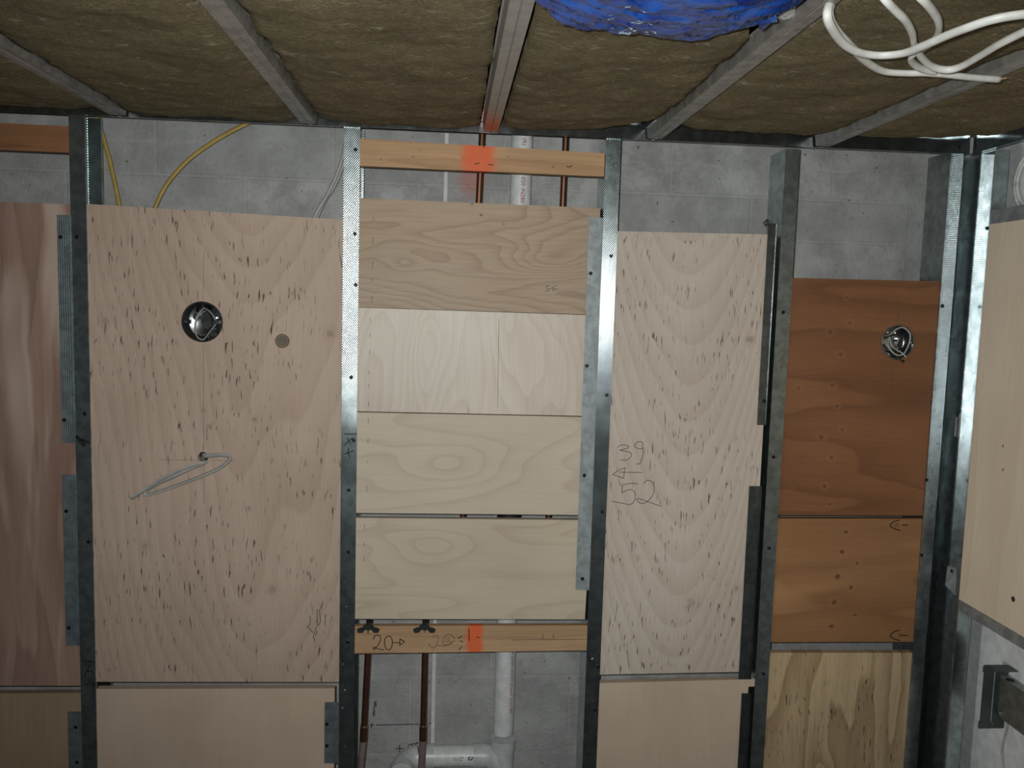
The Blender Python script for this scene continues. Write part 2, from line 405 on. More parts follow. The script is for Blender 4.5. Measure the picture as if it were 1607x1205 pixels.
screws(s2, [(543, 953), (538, 1043), (541, 1084), (537, 1112), (541, 1172)], me=ZSCREW)
screws(s3, [(959, 402), (952, 620), (945, 803), (939, 1046), (934, 1114)])
screws(s3, [(958, 245), (966, 258), (930, 1035), (930, 1100)], me=ZSCREW)
screws(s4, [(1229, 490), (1214, 717), (1207, 860), (1198, 1057)])
screws(s5, [(1479, 480), (1454, 753), (1446, 871)])
# marker on the studs
ink('marker_writing', [[(541, 681), (559, 681)], [(541, 698), (549, 690), (555, 687)], [(545, 688), (550, 696)],
                       [(541, 712), (547, 710), (555, 707)], [(547, 704), (546, 711), (550, 718)]], -.0010, s2, MT['ink'], .0022)
ink('marker_writing', cx([[(280, 400), (545, 432)], [(470, 500), (410, 640), (345, 770)], [(420, 650), (500, 650), (555, 700)],
                          [(370, 962), (560, 966)], [(440, 870), (570, 960), (515, 1030)]], 110, 1010, 15.06), -.0010, s1, MT['ink'], .0024)
g = G(); a = at(119, 684, -.004); b = at(132, 701, -.006); c = at(140, 695, -.004)
g.tube([a, (a+b)/2, b], [.0015, .0035, .0015], n=6).tube([(a*2+b)/3, c], .002, n=6)
tag(g.mk('plastic_clip', MT['rubber'], smooth=True), 'small black twisted tie stuck on the dark left-hand stud', 'tie')

# ================================================================== plywood panels
PY = .003; PT = .0172
MT['p0'] = plywood('lauan_plywood', srgb(184, 152, 136), srgb(142, 108, 94), su=9, sv=1.3, K=5, con=.55, seed=3, fiber=.16, blot=.25, streak=(14., 1.7, srgb(208, 184, 168), .5, .68))
MT['p0b'] = plywood('old_plywood', srgb(182, 160, 132), srgb(150, 122, 96), su=4, sv=.8, K=4, con=.25, seed=5)
MT['p1'] = plywood('birch_plywood', srgb(213, 190, 171), srgb(174, 142, 122), su=4.2, sv=1.2, K=9, con=.3, dash=1.0, seed=11, fiber=.09, blot=.2, cath=(.10, -8., 80.),
                   knots=[(-.236, .285, .012, .28, srgb(176, 134, 108)), (.245, .27, .014, .35, srgb(170, 126, 100)), (.08, .075, .009, .35, srgb(182, 140, 116)), (-.16, -.215, .012, .28, srgb(176, 138, 112)), (.12, -.315, .016, .28, srgb(170, 130, 106))])
MT['p1b'] = plywood('smooth_plywood', srgb(224, 201, 180), srgb(198, 170, 148), su=2.5, sv=.8, K=3, con=.2, seed=17, fiber=.06, blot=.2)
MT['b1'] = plywood('maple_board', srgb(200, 176, 150), srgb(146, 114, 88), grain='X', su=9, sv=1.6, K=20, con=.5, line=3.2, seed=21, fiber=.16, blot=.16,
                   eyes=[(-.02, -.17, .022, 2.2), (.0, .16, .035, 2.4)], knots=[(.0, .093, .004, .8), (.05, .075, .004, .55), (-.02, .117, .005, .5)])
MT['b2'] = plywood('figured_board', srgb(236, 224, 208), srgb(202, 182, 158), grain='Z', su=7, sv=1.8, K=15, con=.34, line=2.4, seed=25, fiber=.1, blot=.2, rough=.42,
                   eyes=[(-.11, .03, .05, 3.0), (.17, -.03, .06, 3.5)])
MT['b3'] = plywood('pale_maple_board', srgb(224, 209, 188), srgb(186, 164, 138), grain='X', su=7, sv=1.3, K=9, con=.42, line=4.5, seed=32, fiber=.07, blot=.14, eyes=[(.0, -.05, .05, 2.2)])
MT['b4'] = plywood('pale_maple_plank', srgb(221, 206, 183), srgb(182, 158, 132), grain='X', su=8, sv=1.3, K=11, con=.42, line=4.5, seed=41, fiber=.07, blot=.14, eyes=[(.045, -.1, .04, 1.8)])
MT['p3'] = plywood('flame_birch_plywood', srgb(222, 209, 194), srgb(182, 157, 138), su=3.5, sv=.8, K=4, con=.3, dash=1.0, seed=49, fiber=.08, blot=.16, cath=(-.02, -13., 170.),
                   knots=[(.14, .28, .012, .4, srgb(176, 132, 104)), (-.005, .09, .006, .5), (.03, -.345, .018, .25, srgb(168, 126, 100)), (.14, -.31, .01, .3, srgb(172, 130, 104))])
MT['p3b'] = plywood('smooth_plywood_pale', srgb(226, 205, 182), srgb(200, 174, 150), su=2.5, sv=.7, K=3, con=.2, seed=53, fiber=.06, blot=.2)
fk = lambda l, cx_, cz: [(at(x, y, PY).x-cx_, at(x, y, PY).z-cz, r, k, srgb(214, 158, 108)) for (x, y, r, k) in l]
MT['p4'] = plywood('fir_plywood', srgb(150, 103, 69), srgb(98, 62, 39), grain='X', su=6, sv=.9, K=6, con=.5, line=2.5, seed=61, fiber=.14, blot=.3,
                   knots=fk([(1326, 467, .005, .8), (1331, 507, .006, .6), (1300, 521, .008, .7), (1316, 556, .008, .7), (1303, 605, .008, .7), (1311, 637, .006, .8), (1319, 674, .006, .7),
                             (1286, 686, .009, .7), (1302, 718, .007, .8), (1250, 609, .007, .6), (1291, 763, .007, .8), (1299, 791, .005, .8), (1237, 766, .006, .5), (1260, 477, .003, .8), (1421, 768, .004, .5)], .955, 1.822))
MT['p4b'] = plywood('knotty_fir_plywood', srgb(170, 125, 84), srgb(126, 84, 52), grain='X', su=7, sv=.9, K=5, con=.45, line=2.5, seed=67, fiber=.14, blot=.25, streak=(6., 1.2, srgb(190, 144, 100), .55, .75),
                    knots=fk([(1324, 835, .007, .8), (1318, 866, .009, .8), (1342, 884, .006, .8), (1311, 905, .010, .8), (1332, 922, .008, .8), (1306, 945, .010, .75), (1339, 965, .007, .7), (1301, 983, .009, .8), (1404, 824, .010, .5), (1410, 997, .010, .5)], .954, 1.384))
MT['p4c'] = plywood('yellow_pine_plywood', srgb(220, 193, 153), srgb(140, 108, 74), su=9, sv=1.1, K=5.5, con=.62, line=1.5, seed=73, fiber=.2, blot=.2,
                    eyes=[(-.02, .165, .03, 1.5)], knots=[(-.02, .167, .010, .35, srgb(160, 108, 66)), (-.055, .128, .006, .5)], dash=.6, dashcol=(.05, .04, .03, 1))
MT['pr'] = plywood('side_birch_plywood', srgb(246, 230, 206), srgb(222, 196, 166), ax='Y', su=4, sv=.8, K=5, con=.25, seed=83, fiber=.08, blot=.16)
MT['w1'] = plywood('spruce_plank', srgb(216, 174, 130), srgb(166, 120, 80), grain='X', su=14, sv=.8, K=4, con=.45, line=2, seed=91, fiber=.2, blot=.25,
                   paint=[(-.012, .0, .041, .05)], knots=[(-.225, -.012, .0035, .7), (-.155, -.005, .003, .7), (-.142, .012, .0025, .6), (.055, .004, .003, .7), (.155, -.013, .004, .7), (-.045, -.003, .003, .7)])
MT['w2'] = plywood('stud_grade_plank', srgb(214, 176, 138), srgb(160, 120, 86), grain='X', su=14, sv=.8, K=4, con=.4, line=2, seed=97, fiber=.2, blot=.25,
                   paint=[(.006, .0, .021, .06)], knots=[(-.09, -.025, .004, .3), (.165, .004, .0035, .6), (.19, .006, .0035, .6)])
MT['w0'] = plywood('dark_plank', srgb(170, 122, 86), srgb(120, 78, 50), grain='X', su=14, sv=.8, K=4, con=.4, line=2, seed=99, fiber=.2, blot=.3)
def panel(name, corners, mat, label, holes=(), cat='plywood', group=None, Y=PY, T=PT, world=False):
    """corners: top-left, top-right, bottom-right, bottom-left of the front face (x, z)"""
    if world: C = [(a, b) for a, b in corners]
    else: C = [(at(x, y, Y).x, at(x, y, Y).z) for x, y in corners]
    hl = []
    for (x, y, r) in holes: p = at(x, y, Y); hl.append(circ((p.x, p.z), r))
    g = holed(C, hl, lambda p: (p[0], Y, p[1]), (0, T, 0))
    return tag(g.mk(name, mat), label, cat, group)
gp = 'plywood panels between the studs'
xa, xb = -1.385, -.814
panel('plywood_panel', [(xa, 2.207), (xb, 2.206), (xb, 1.134), (xa, 1.137)], MT['p0'], 'tall reddish plywood panel with wavy pale streaks at the left edge', group=gp, world=True)
panel('plywood_panel', [(xa, 1.117), (xb, 1.117), (xb, .2), (xa, .2)], MT['p0b'], 'low tan plywood panel in the bottom left corner', group=gp, world=True)
BX = (317, 505, .0448)
p1 = panel('plywood_panel', [(-.7805, 2.2085), (-.2375, 2.1945), (-.2375, 1.139), (-.7805, 1.143)], MT['p1'],
           'tall pinkish plywood panel with a round steel box and a dangling cable', holes=[BX, (319, 717, .0115)], group=gp, world=True)
p1b = panel('plywood_panel', [(-.7805, 1.126), (-.2475, 1.124), (-.2475, .2), (-.7805, .2)], MT['p1b'], 'low smooth plywood panel under the tall panel with the dangling cable', group=gp, world=True)
gb = 'boards stacked between the two middle studs'
xl, xr = -.2025, .3365
b1 = panel('wooden_board', [(xl, 2.2425), (.331, 2.240), (.331, 2.0018), (xl, 2.0045)], MT['b1'], 'brown-grained top board of the stack between the middle studs', cat='board', group=gb, world=True)
b2_ = panel('wooden_board', [(xl, 2.0035), (xr, 2.0005), (xr, 1.7702), (xl, 1.7715)], MT['b2'], 'bright swirly-grained board, second from the top of the middle stack', cat='board', group=gb, world=True)
b3_ = panel('wooden_board', [(xl, 1.7690), (xr, 1.7678), (xr, 1.5385), (xl, 1.5385)], MT['b3'], 'pale maple board above the narrow gap in the middle stack', cat='board', group=gb, world=True)
b4_ = panel('wooden_board', [(xl, 1.5270), (xr, 1.5265), (.331, 1.2885), (xl, 1.2900)], MT['b4'], 'pale maple board at the bottom of the middle stack, above the marked plank', cat='board', group=gb, world=True)
p3 = panel('plywood_panel', [(.3715, 2.1905), (.7345, 2.1955), (.7345, 1.1590), (.3715, 1.1535)], MT['p3'], 'tall plywood panel with flame grain and the handwritten 52', group=gp, world=True)
panel('plywood_panel', [(.3715, 1.1325), (.7485, 1.1405), (.7485, 1.122), (.7345, 1.1215), (.7345, .2), (.3715, .2)], MT['p3b'], 'low smooth plywood panel under the one with the handwritten 52', group=gp, world=True)
BX2 = (1409, 537, .041)
p4 = panel('plywood_panel', [(.7815, 2.0990), (1.1375, 2.1015), (1.1375, 1.5448), (.7815, 1.5430)], MT['p4'], 'orange-brown knotty plywood panel holding a round box, near the corner', holes=[BX2], group=gp, world=True)
p4b = panel('plywood_panel', [(.7815, 1.5345), (1.1375, 1.5370), (1.1375, 1.2325), (.7815, 1.2320)], MT['p4b'], 'lighter orange plywood panel with a column of knots, below the one with the box', group=gp, world=True)
panel('plywood_panel', [(.7815, 1.2060), (1.1375, 1.2045), (1.1375, .2), (.7815, .2)], MT['p4c'], 'yellow pine plywood panel with bold dark grain at the bottom near the corner', group=gp, world=True)
# planks carrying the pipes
def plank(corners, mat, label, T=.038, Y=.002):
    return panel('wooden_plank', corners, mat, label, cat='plank', group='planks screwed across the bays', Y=Y, T=T, world=True)
k1 = plank([(-.2025, 2.370), (.3365, 2.3605), (.3365, 2.3095), (-.2025, 2.3115)], MT['w1'], 'narrow wooden plank with orange spray paint at the top of the middle bay', T=.020)
k2 = plank([(-.2025, 1.2735), (.3375, 1.2745), (.3375, 1.2135), (-.2025, 1.2075)], MT['w2'], 'wooden plank with 20 and arrow written on it and an orange mark', T=.014)
plank([(-1.385, 2.372), (-.8135, 2.3695), (-.8135, 2.3145), (-1.385, 2.317)], MT['w0'], 'dark wooden plank above the reddish plywood at the far left', T=.020)
# pencil and marker
W2 = cx([[(218, 250), (228, 228), (250, 220), (268, 232), (270, 255), (258, 285), (238, 312), (222, 326), (216, 318), (226, 310), (250, 322), (295, 330)],
         [(325, 228), (305, 245), (300, 285), (312, 320), (332, 330), (352, 310), (358, 265), (345, 232), (325, 228)],
         [(365, 275), (412, 275)], [(415, 248), (413, 295)], [(413, 295), (448, 268)], [(448, 268), (415, 248)],
         [(925, 172), (928, 262)], [(178, 180), (178, 207)], [(602, 178), (602, 200)], [(845, 242), (875, 228)], [(985, 232), (1002, 238)], [(850, 330), (875, 305)], [(862, 262), (880, 270)]], 540, 950, 4.727)
ink('marker_writing', W2[:2], .002, k2, MT['ink'], .0020); ink('marker_arrow', W2[2:6], .002, k2, MT['ink'], .0020)
for stk in W2[6:]: ink('marker_tick', [stk], .002, k2, MT['ink'], .0020)
ink('pencil_writing', cx([[(655, 235), (680, 222), (698, 235), (695, 270), (670, 310), (640, 305), (628, 285)],
                          [(690, 295), (740, 300), (790, 285), (818, 250), (800, 222), (765, 215), (735, 245), (735, 280), (770, 295), (800, 270)],
                          [(750, 250), (775, 245), (785, 262), (765, 272), (752, 260)]], 540, 950, 4.727), .002, k2, MT['pencil'], .0013)
for stk in ([(745, 257), (752, 256)], [(766, 258), (774, 259)], [(889, 261), (893, 262), (898, 260)], [(760, 225), (759, 232)]): ink('pencil_tick', [stk], .002, k1, MT['ink'], .0018)
for stk in ([(853, 995), (851, 1001)], [(869, 994), (869, 1001)], [(803, 1004), (922, 1003)]): ink('pencil_tick', [stk], .002, k2, MT['pencil'], .0012)
ink('pencil_writing', cx([[(190, 490), (240, 500), (290, 485), (330, 440), (310, 400), (250, 385), (180, 372), (230, 362), (285, 345), (290, 320), (240, 308), (190, 310), (155, 335)],
                          [(475, 345), (440, 355), (395, 345), (370, 315), (390, 280), (435, 265), (475, 280), (465, 320), (475, 385), (465, 470), (435, 540), (390, 545)],
                          [(185, 650), (460, 652)], [(95, 680), (160, 630), (250, 592)], [(95, 680), (230, 725)], [(245, 595), (230, 725)],
                          [(415, 797), (340, 790), (280, 795), (212, 812)], [(212, 812), (210, 910)], [(210, 910), (270, 880), (330, 870), (370, 905), (375, 970), (350, 1035), (300, 1055), (200, 1038), (80, 1016)],
                          [(485, 790), (530, 750), (590, 775), (618, 840), (600, 930), (550, 1000), (490, 1040), (430, 1035), (390, 990), (430, 985), (530, 1020), (705, 1080)]], 950, 660, 8.03), PY, p3, MT['ink'], .0013)
ink('pencil_writing', cx([[(330, 330), (345, 480), (285, 670)], [(235, 660), (330, 750), (430, 855)], [(540, 660), (475, 860), (430, 1010), (475, 1040), (475, 1150)], [(555, 800), (510, 940)],
                          [(550, 120), (575, 620), (640, 545)], [(620, 120), (670, 540)], [(815, 280), (800, 620)]], 470, 950, 20.08), PY, p1, MT['ink'], .0013)
ink('pencil_writing', cx([[(580, 430), (420, 432), (380, 510), (450, 570), (550, 580), (540, 640), (450, 690), (350, 730)], [(890, 430), (740, 500), (660, 570), (790, 600), (960, 590)], [(790, 600), (720, 680)]], 845, 435, 32.1), PY, b1, MT['pencil'], .0012)
for stk in ([(320, 395), (319, 470)], [(319, 540), (320, 705)], [(250, 721), (312, 722)], [(330, 722), (368, 723)], [(320, 730), (320, 790)]): ink('pencil_line', [stk], PY, p1, MT['pencil'], .0007)
for y0 in (824, 997):
    ink('dark_pitch_pocket', [[(1411, y0-8), (1402, y0-5), (1397, y0), (1402, y0+5), (1412, y0+8)], [(1416, y0), (1424, y0)]], PY, p4b, MT['ink'], .0026)
for stk in ([(1318, 467), (1318, 484)], [(1410, 470), (1409, 510)], [(1400, 577), (1398, 618)]): ink('pencil_line', [stk], PY, p4, MT['pencil'], .0012)
for b_, x_, ya_, yb2 in ((b1, 586, 340, 470), (b2_, 581, 500, 640), (b3_, 578, 656, 800), (b4_, 572, 822, 880)):
    yy = ya_
    while yy < yb2:
        ink('pencil_tick', [[(x_-(yy-ya_)*.02, yy), (x_-(yy-ya_)*.02, yy+random.uniform(3, 12))]], PY, b_, MT['pencil'], .0009); yy += random.uniform(20, 42)
for stk in ([(735, 640), (735, 648)], [(783, 500), (781, 640)]): ink('pencil_line', [stk], PY, b2_, MT['pencil'], .0007)
# round knot plug in the tall panel
pp = at(443, 535, PY); g = G().tube([pp+Vector((0, -.0006, 0)), pp+Vector((0, .001, 0))], .0128, n=24)
g.mk('knot_plug', plain('knot_plug', srgb(120, 108, 92), .7), p1)
pc = G().tube([pp+Vector((.0145*math.cos(a), -.0004, .0145*math.sin(a))) for a in [2*math.pi*i/24 for i in range(25)]], .0011, n=5).mk('knot_ring', plain('knot_bark', srgb(92, 66, 48), .8), p1)

# ================================================================== angle clips
def clip(tl, br, wpx, mat, label, scr, Y=.0006, lip=True):
    a = at(tl[0], tl[1], Y); b = at(br[0], br[1], Y)
    wd = abs(at(tl[0]+wpx, tl[1], Y).x-a.x); cxm = (a.x+b.x-wd)/2 if False else (a.x+(b.x-wd))/2
    x0 = cxm; x1 = cxm+wd
    prof = [(x1, Y+.0010-.007), (x1, Y+.0010), (x0, Y+.0010)] if False else [(x0, Y), (x1, Y), (x1, Y-.003)]
    g = G().sheet(prof, 'Z', b.z, a.z, -.0010) if lip else G().box((x0, Y, b.z), (x1, Y+.001, a.z))
    o = tag(g.mk('angle_clip', mat), label, 'metal clip', 'angle clips pinning the panel edges')
    screws(o, scr, Y-.0002); return o
def clipw(x0, x1, z0, z1, mat, label, scr, Y=.0006):
    g = G().sheet([(x0, Y), (x1, Y), (x1, Y-.003)], 'Z', z0, z1, .0010)
    o = tag(g.mk('angle_clip', mat), label, 'metal clip', 'angle clips pinning the panel edges'); screws(o, scr, Y-.0002); return o
def zz(x, y): return at(x, y, 0).z
clipw(-.8425, -.8140, zz(100, 695), zz(97, 337), MT['clip'], 'long ribbed steel angle clip on the reddish plywood, upper one', [(95, 372), (101, 659)])
clipw(-.8440, -.8140, zz(110, 1013), zz(108, 745), MT['clip'], 'ribbed steel angle clip on the reddish plywood, lower one', [(104, 802), (108, 985)])
clipw(-.8440, -.8140, .80, zz(118, 1117), MT['clip'], 'steel angle clip on the low tan panel in the bottom left corner', [(119, 1141), (121, 1196)])
clipw(.3060, .3370, zz(918, 926), zz(934, 341), MT['clipl'], 'long pale grey steel angle clip on the stacked boards', [(927, 429), (921, 574), (917, 746), (914, 908)])
clipw(.7180, .7375, zz(1197, 667), zz(1202, 350), MT['clipd'], 'dark gridded angle clip on the upper right edge of the flame-grained panel', [(1199, 629)])
clipw(.7080, .7365, zz(1180, 1066), zz(1194, 763), MT['clipd'], 'dark angle clip on the lower right edge of the flame-grained panel', [])
clipw(.7180, .7400, .80, zz(1177, 1088), MT['clipd'], 'dark angle clip on the low panel under the handwritten 52', [])
clipw(-.2700, -.2375, zz(515, 1198), zz(515, 1102), MT['clip'], 'short steel angle clip beside the middle stud at the bottom', [(513, 1136), (513, 1170)])
# bright corner of torn foil tape on the dark stud
pf = at(1203, 350, .02)
G().tube([pf+Vector((-.006, 0, -.004)), pf+Vector((.0, -.004, .004)), pf+Vector((.007, 0, -.002))], .006, n=6).mk('bent_tab', MT['plain'], s4)

# ================================================================== round electrical boxes
def round_box(px, py, r, label, side, wires):
    c = at(px, py, PY); y0 = PY+.0005; R0 = r-.0012
    o = empty('electrical_box', (c.x, y0, c.z-R0)); tag(o, label, 'electrical box', 'round steel electrical boxes')
    g = G(); n = 32; dep = .040
    prof = [(R0, .0), (R0, dep), (R0-.003, dep+.002), (0.001, dep+.002), (0.001, dep+.001), (R0-.0042, dep+.001), (R0-.0016, dep-.001), (R0-.0012, .0)]
    for (rr, yy) in prof:
        for k in range(n): g.v.append(Vector((c.x+rr*math.cos(2*math.pi*k/n), y0+yy, c.z+rr*math.sin(2*math.pi*k/n))))
    L = len(prof)
    for i in range(L):
        for k in range(n): g.f.append((i*n+k, i*n+(k+1) % n, ((i+1) % L)*n+(k+1) % n, ((i+1) % L)*n+k))
    autosmooth(g.mk('box_shell', MT['box'], o))
    yb = y0+dep
    for (dx, dz, rr) in ((.004, .0, .017), (-.022, .010, .009), (.022, .016, .009), (.012, -.026, .008)):
        autosmooth(G().tube([(c.x+dx, yb-.0022, c.z+dz), (c.x+dx, yb+.0006, c.z+dz)], rr, n=20).mk('knockout_disc', MT['box'], o))
    for s in (-1, 1):
        t = G().box((c.x+s*(R0-.0165), y0+.001, c.z-.0045), (c.x+s*(R0-.0014), y0+.0022, c.z+.0045))
        t.box((c.x+s*(R0-.0175), y0+.001, c.z-.0045), (c.x+s*(R0-.0165), y0+.012, c.z+.0045)); t.mk('mounting_tab', MT['black'] if s == side else MT['box'], o)
        inst('screw', ZSCREW, (c.x+s*(R0-.008), y0+.001, c.z), o)
    for (dx, dz) in ((.018, -.016), (-.004, -.030), (.019, .008), (-.010, .022)):
        G().box((c.x+dx-.0028, yb-.010, c.z+dz-.0022), (c.x+dx+.0028, yb-.002, c.z+dz+.0022)).mk('cable_clamp', MT['plain'], o)
    for (pts, rr, m) in wires:
        g = G().tube(crom([Vector((c.x+a*r, y0+b, c.z+d*r)) for a, b, d in pts], 7), rr, n=7); g.mk('wire', MT[m], o, smooth=True)
    return o
round_box(*BX, 'round steel box with curled wires in the tall pinkish panel', -1, [
    ([(-.05, .036, .55), (-.25, .018, .30), (-.36, .008, -.10), (-.34, .006, -.55), (-.22, .004, -.80), (.05, .004, -.86), (.35, .006, -.45), (.62, .005, -.10), (.55, .008, .20), (.25, .012, .55), (-.10, .022, .70)], .0012, 'greyc'),
    ([(-.15, .036, .65), (-.32, .02, .35), (-.40, .01, -.05), (-.36, .01, -.5), (-.24, .03, -.7)], .0017, 'greyc'),
    ([(.0, .036, .70), (.25, .02, .50), (.40, .012, .05), (.30, .010, -.35), (.0, .012, -.75), (-.4, .016, -.55), (-.55, .03, -.1)], .0015, 'black'),
    ([(-.45, .036, .5), (-.30, .018, .68), (.0, .016, .80), (.25, .034, .65)], .0030, 'black')])
round_box(*BX2, 'round steel box with a looped grey wire in the orange-brown panel', 1, [
    ([(-.35, .036, .30), (-.32, .012, .42), (-.12, -.004, .78), (.25, -.006, .82), (.62, -.006, .45), (.60, -.004, -.12), (.30, -.006, -.66), (-.12, -.004, -.70), (-.52, .0, -.30), (-.50, .004, .05), (-.36, .010, .28), (-.25, .012, -.10), (-.05, .004, -.40), (.22, -.006, -.60), (.42, -.010, -.82)], .0017, 'greyc'),
    ([(-.3, .036, .2), (.0, .02, .4), (.45, .014, .55), (.66, .012, .15), (.55, .014, -.3), (.2, .034, -.5)], .0015, 'black'),
    ([(-.4, .02, -.5), (-.1, -.003, -.78), (.15, -.010, -1.0), (.28, -.010, -1.08)], [.002]*18+[.004]*4, 'black'),
    ([(.1, .036, .3), (.3, .02, .2), (.2, .02, -.1), (.4, .03, -.3)], .0012, 'greyc')])
# dangling cable
h = at(319, 717, PY)
Pc = [(319, 717, .030), (319, 717, .006), (325, 715.5, -.010), (345, 713.5, -.022), (360, 716, -.030), (358, 724, -.034), (335, 739, -.030), (290, 757, -.022), (250, 771, -.014), (232, 776, -.010), (229, 771, -.010), (245, 760, -.014),
      (272, 748, -.018), (300, 735, -.016), (322, 726, -.012), (300, 731, -.022), (262, 747, -.026), (232, 765, -.026), (205, 782, -.028)]
g = G().tube(crom([at(x, y, Y) for x, y, Y in Pc], 6), .0024, .0054, n=8, ref=(0, 1, 0))
tag(g.mk('dangling_cable', MT['greyc'], smooth=True), 'grey-white flat cable looped out of a small hole in the tall panel', 'cable')

# ================================================================== pipes
CY = .0795
def copper(pts, label, extra=None, name='copper_pipe'):
    o = tag(autosmooth(G().tube(pts, .0078, n=14).mk(name, MT['copper'])), label, 'pipe', 'copper water pipes')
    return o
u1, v1 = at(757, 205, CY), at(727, 808, CY); u2, v2 = at(888, 215, CY), at(861, 808, CY)
def ext(a, b, z): return a+(b-a)*((z-a.z)/(b.z-a.z))
copper([ext(u1, v1, 2.56), ext(u1, v1, 1.44)], 'copper pipe behind the orange spray mark, left of the white stack')
copper([ext(u2, v2, 2.56), ext(u2, v2, 1.44)], 'copper pipe right of the white stack at the top of the middle bay')
for i, (tx, ty, bx, by, lab) in enumerate(((580, 975, 571, 1150, 'copper pipe with a dark winged valve, next to the middle stud'), (668, 975, 664, 1150, 'copper pipe with a dark winged valve, crossing the white drain'))):
    a = at(tx, ty, CY); b = at(bx, by, CY)
    o = copper([ext(a, b, 1.300), ext(a, b, .98)], lab)
    e0, e1 = ext(a, b, .985), ext(a, b, .962)
    autosmooth(G().tube([ext(a, b, .992), ext(a, b, .955)], .0094, n=14).mk('coupling', MT['copper'], o))
    G().tube([ext(a, b, .9935), ext(a, b, .9905)], .0097, n=14).mk('solder_ring', plain('solder', (.6, .5, .38, 1), .25, .9), o)
    p = ext(a, b, .955); q = p+Vector((-.005 if i == 0 else -.002, -.012 if i == 0 else 0, -.07)); rr = q+Vector((0, 0, -(q.z-.001)))
    autosmooth(G().tube([p, q, rr], .0088, n=14).mk('lower_run', MT['dullcu'], o))
    # shut-off valve: body on the pipe, stem coming forward over the plank, winged handle
    c = ext(a, b, 1.288)
    autosmooth(G().tube([c+Vector((0, 0, -.02)), c+Vector((0, 0, -.008)), c+Vector((0, 0, .012)), c+Vector((0, 0, .02))], [.010, .0125, .0125, .010], n=12).mk('valve_body', MT['copper'] if i else MT['black'], o))
    hd = at(tx-2, 983, -.006)
    autosmooth(G().tube([(c.x, c.y-.01, 1.283), (hd.x, -.004, 1.283)], .005, n=10).mk('valve_stem', MT['black'], o))
    w_ = G(); hz = hd.z-.001
    for s in (-1, 1):
        lp = [(0, .006), (s*.008, .006), (s*.013, -.001), (s*.021, -.003), (s*.026, -.006), (s*.023, -.013), (s*.013, -.013), (s*.007, -.006), (0, -.005)]
        w_.prism([(hd.x+x_, -.009, hz+z_) for x_, z_ in lp], (0, .005, 0))
    w_.tube([(hd.x, -.011, hz), (hd.x, -.003, hz)], .007, n=12)
    w_.mk('winged_handle', MT['green'], o)
# white drain stack
VX, VY, VR = .1555, .122, .0255
st = empty('drain_stack', (VX, VY, 0)); tag(st, 'white plastic drain stack with a tee and elbow at the bottom', 'drain pipe')
autosmooth(G().tube([(VX+.0055, VY, 2.56), (VX, VY, .95)], VR, n=28).mk('vertical_pipe', MT['pvc'], st))
tz = at(795, 1158, VY).z; hz = at(720, 1186, VY).z
g = G().tube([(VX, VY, tz), (VX, VY, tz-.028), (VX, VY, tz-.030), (VX, VY, tz-.11), (VX, VY, tz-.112), (VX, VY, tz-.16)], [.0305, .0305, .0285, .0285, .0305, .0305], n=28)
autosmooth(g.mk('tee', MT['pvcf'], st)); G().tube([(VX, VY, tz+.0005), (VX, VY, tz-.006)], .0312, n=28).mk('tee_rim', MT['pvcf'], st)
autosmooth(G().tube(crom([(VX-.01, VY, hz-.022), (VX-.024, VY, hz-.008), (VX-.038, VY, hz), (VX-.055, VY, hz)], 4), .0285, n=24).mk('tee_branch', MT['pvcf'], st))
autosmooth(G().tube([(VX-.046, VY, hz), (VX-.074, VY, hz)], .0305, n=24).mk('tee_hub', MT['pvcf'], st))
ex = at(632, 1186, VY).x
autosmooth(G().tube([(VX-.06, VY, hz), (ex+.045, VY, hz)], VR, n=24).mk('branch_pipe', MT['pvc'], st))
autosmooth(G().tube([(ex+.078, VY, hz), (ex+.040, VY, hz)], .0300, n=24).mk('elbow_hub', MT['pvcf'], st))
arc = [(ex+.042, VY, hz)]+[(ex+.042-.042*math.sin(a), VY-.042*(1-math.cos(a)), hz-.010*math.sin(a)) for a in [R(10*i) for i in range(1, 10)]]
autosmooth(G().tube(arc, .0280, n=24).mk('elbow', MT['pvcf'], st))
en = Vector(arc[-1]); autosmooth(G().tube([en+Vector((0, .004, 0)), en+Vector((0, -.024, 0))], .0300, n=28).mk('elbow_hub', MT['pvcf'], st))
G().tube([en+Vector((.0278*math.cos(a), -.0245, .0278*math.sin(a))) for a in [2*math.pi*i/32 for i in range(33)]], .0024, n=6).mk('elbow_rim', MT['pvcf'], st)
autosmooth(G().tube([(VX, VY, 2.14), (VX, VY, 1.44)], .0300, n=24).mk('rubber_coupling', MT['rubber'], st))
# printing on the pipes
def pipe_text(txt, z_top, ang0, size, name='printed_text'):
    cu = bpy.data.curves.new('t', 'FONT'); cu.body = txt; cu.size = size; cu.resolution_u = 2
    o = bpy.data.objects.new('t', cu); COL.objects.link(o); dg = bpy.context.evaluated_depsgraph_get()
    me = o.evaluated_get(dg).to_mesh(); V = [v.co.copy() for v in me.vertices]; F = [tuple(p.vertices) for p in me.polygons]
    bpy.data.objects.remove(o)
    out = []
    for v in V:      # text runs down the pipe, letter tops turned to the right
        a = ang0 + v.y/VR; out.append((VX+(VR+.0008)*math.sin(a)+.0035*max(0, (z_top-1.4)), VY-(VR+.0008)*math.cos(a), z_top-v.x))
    mk(name, out, F, MT['red'], st)
pipe_text('NS  (R)', 2.430, .0, .0140)
pipe_text('020 /N280 PSI  @', 2.316, .0, .0138)
pipe_text('NSF-PW DWV ASTM D2665 SCH 40', 1.205, .50, .0125)
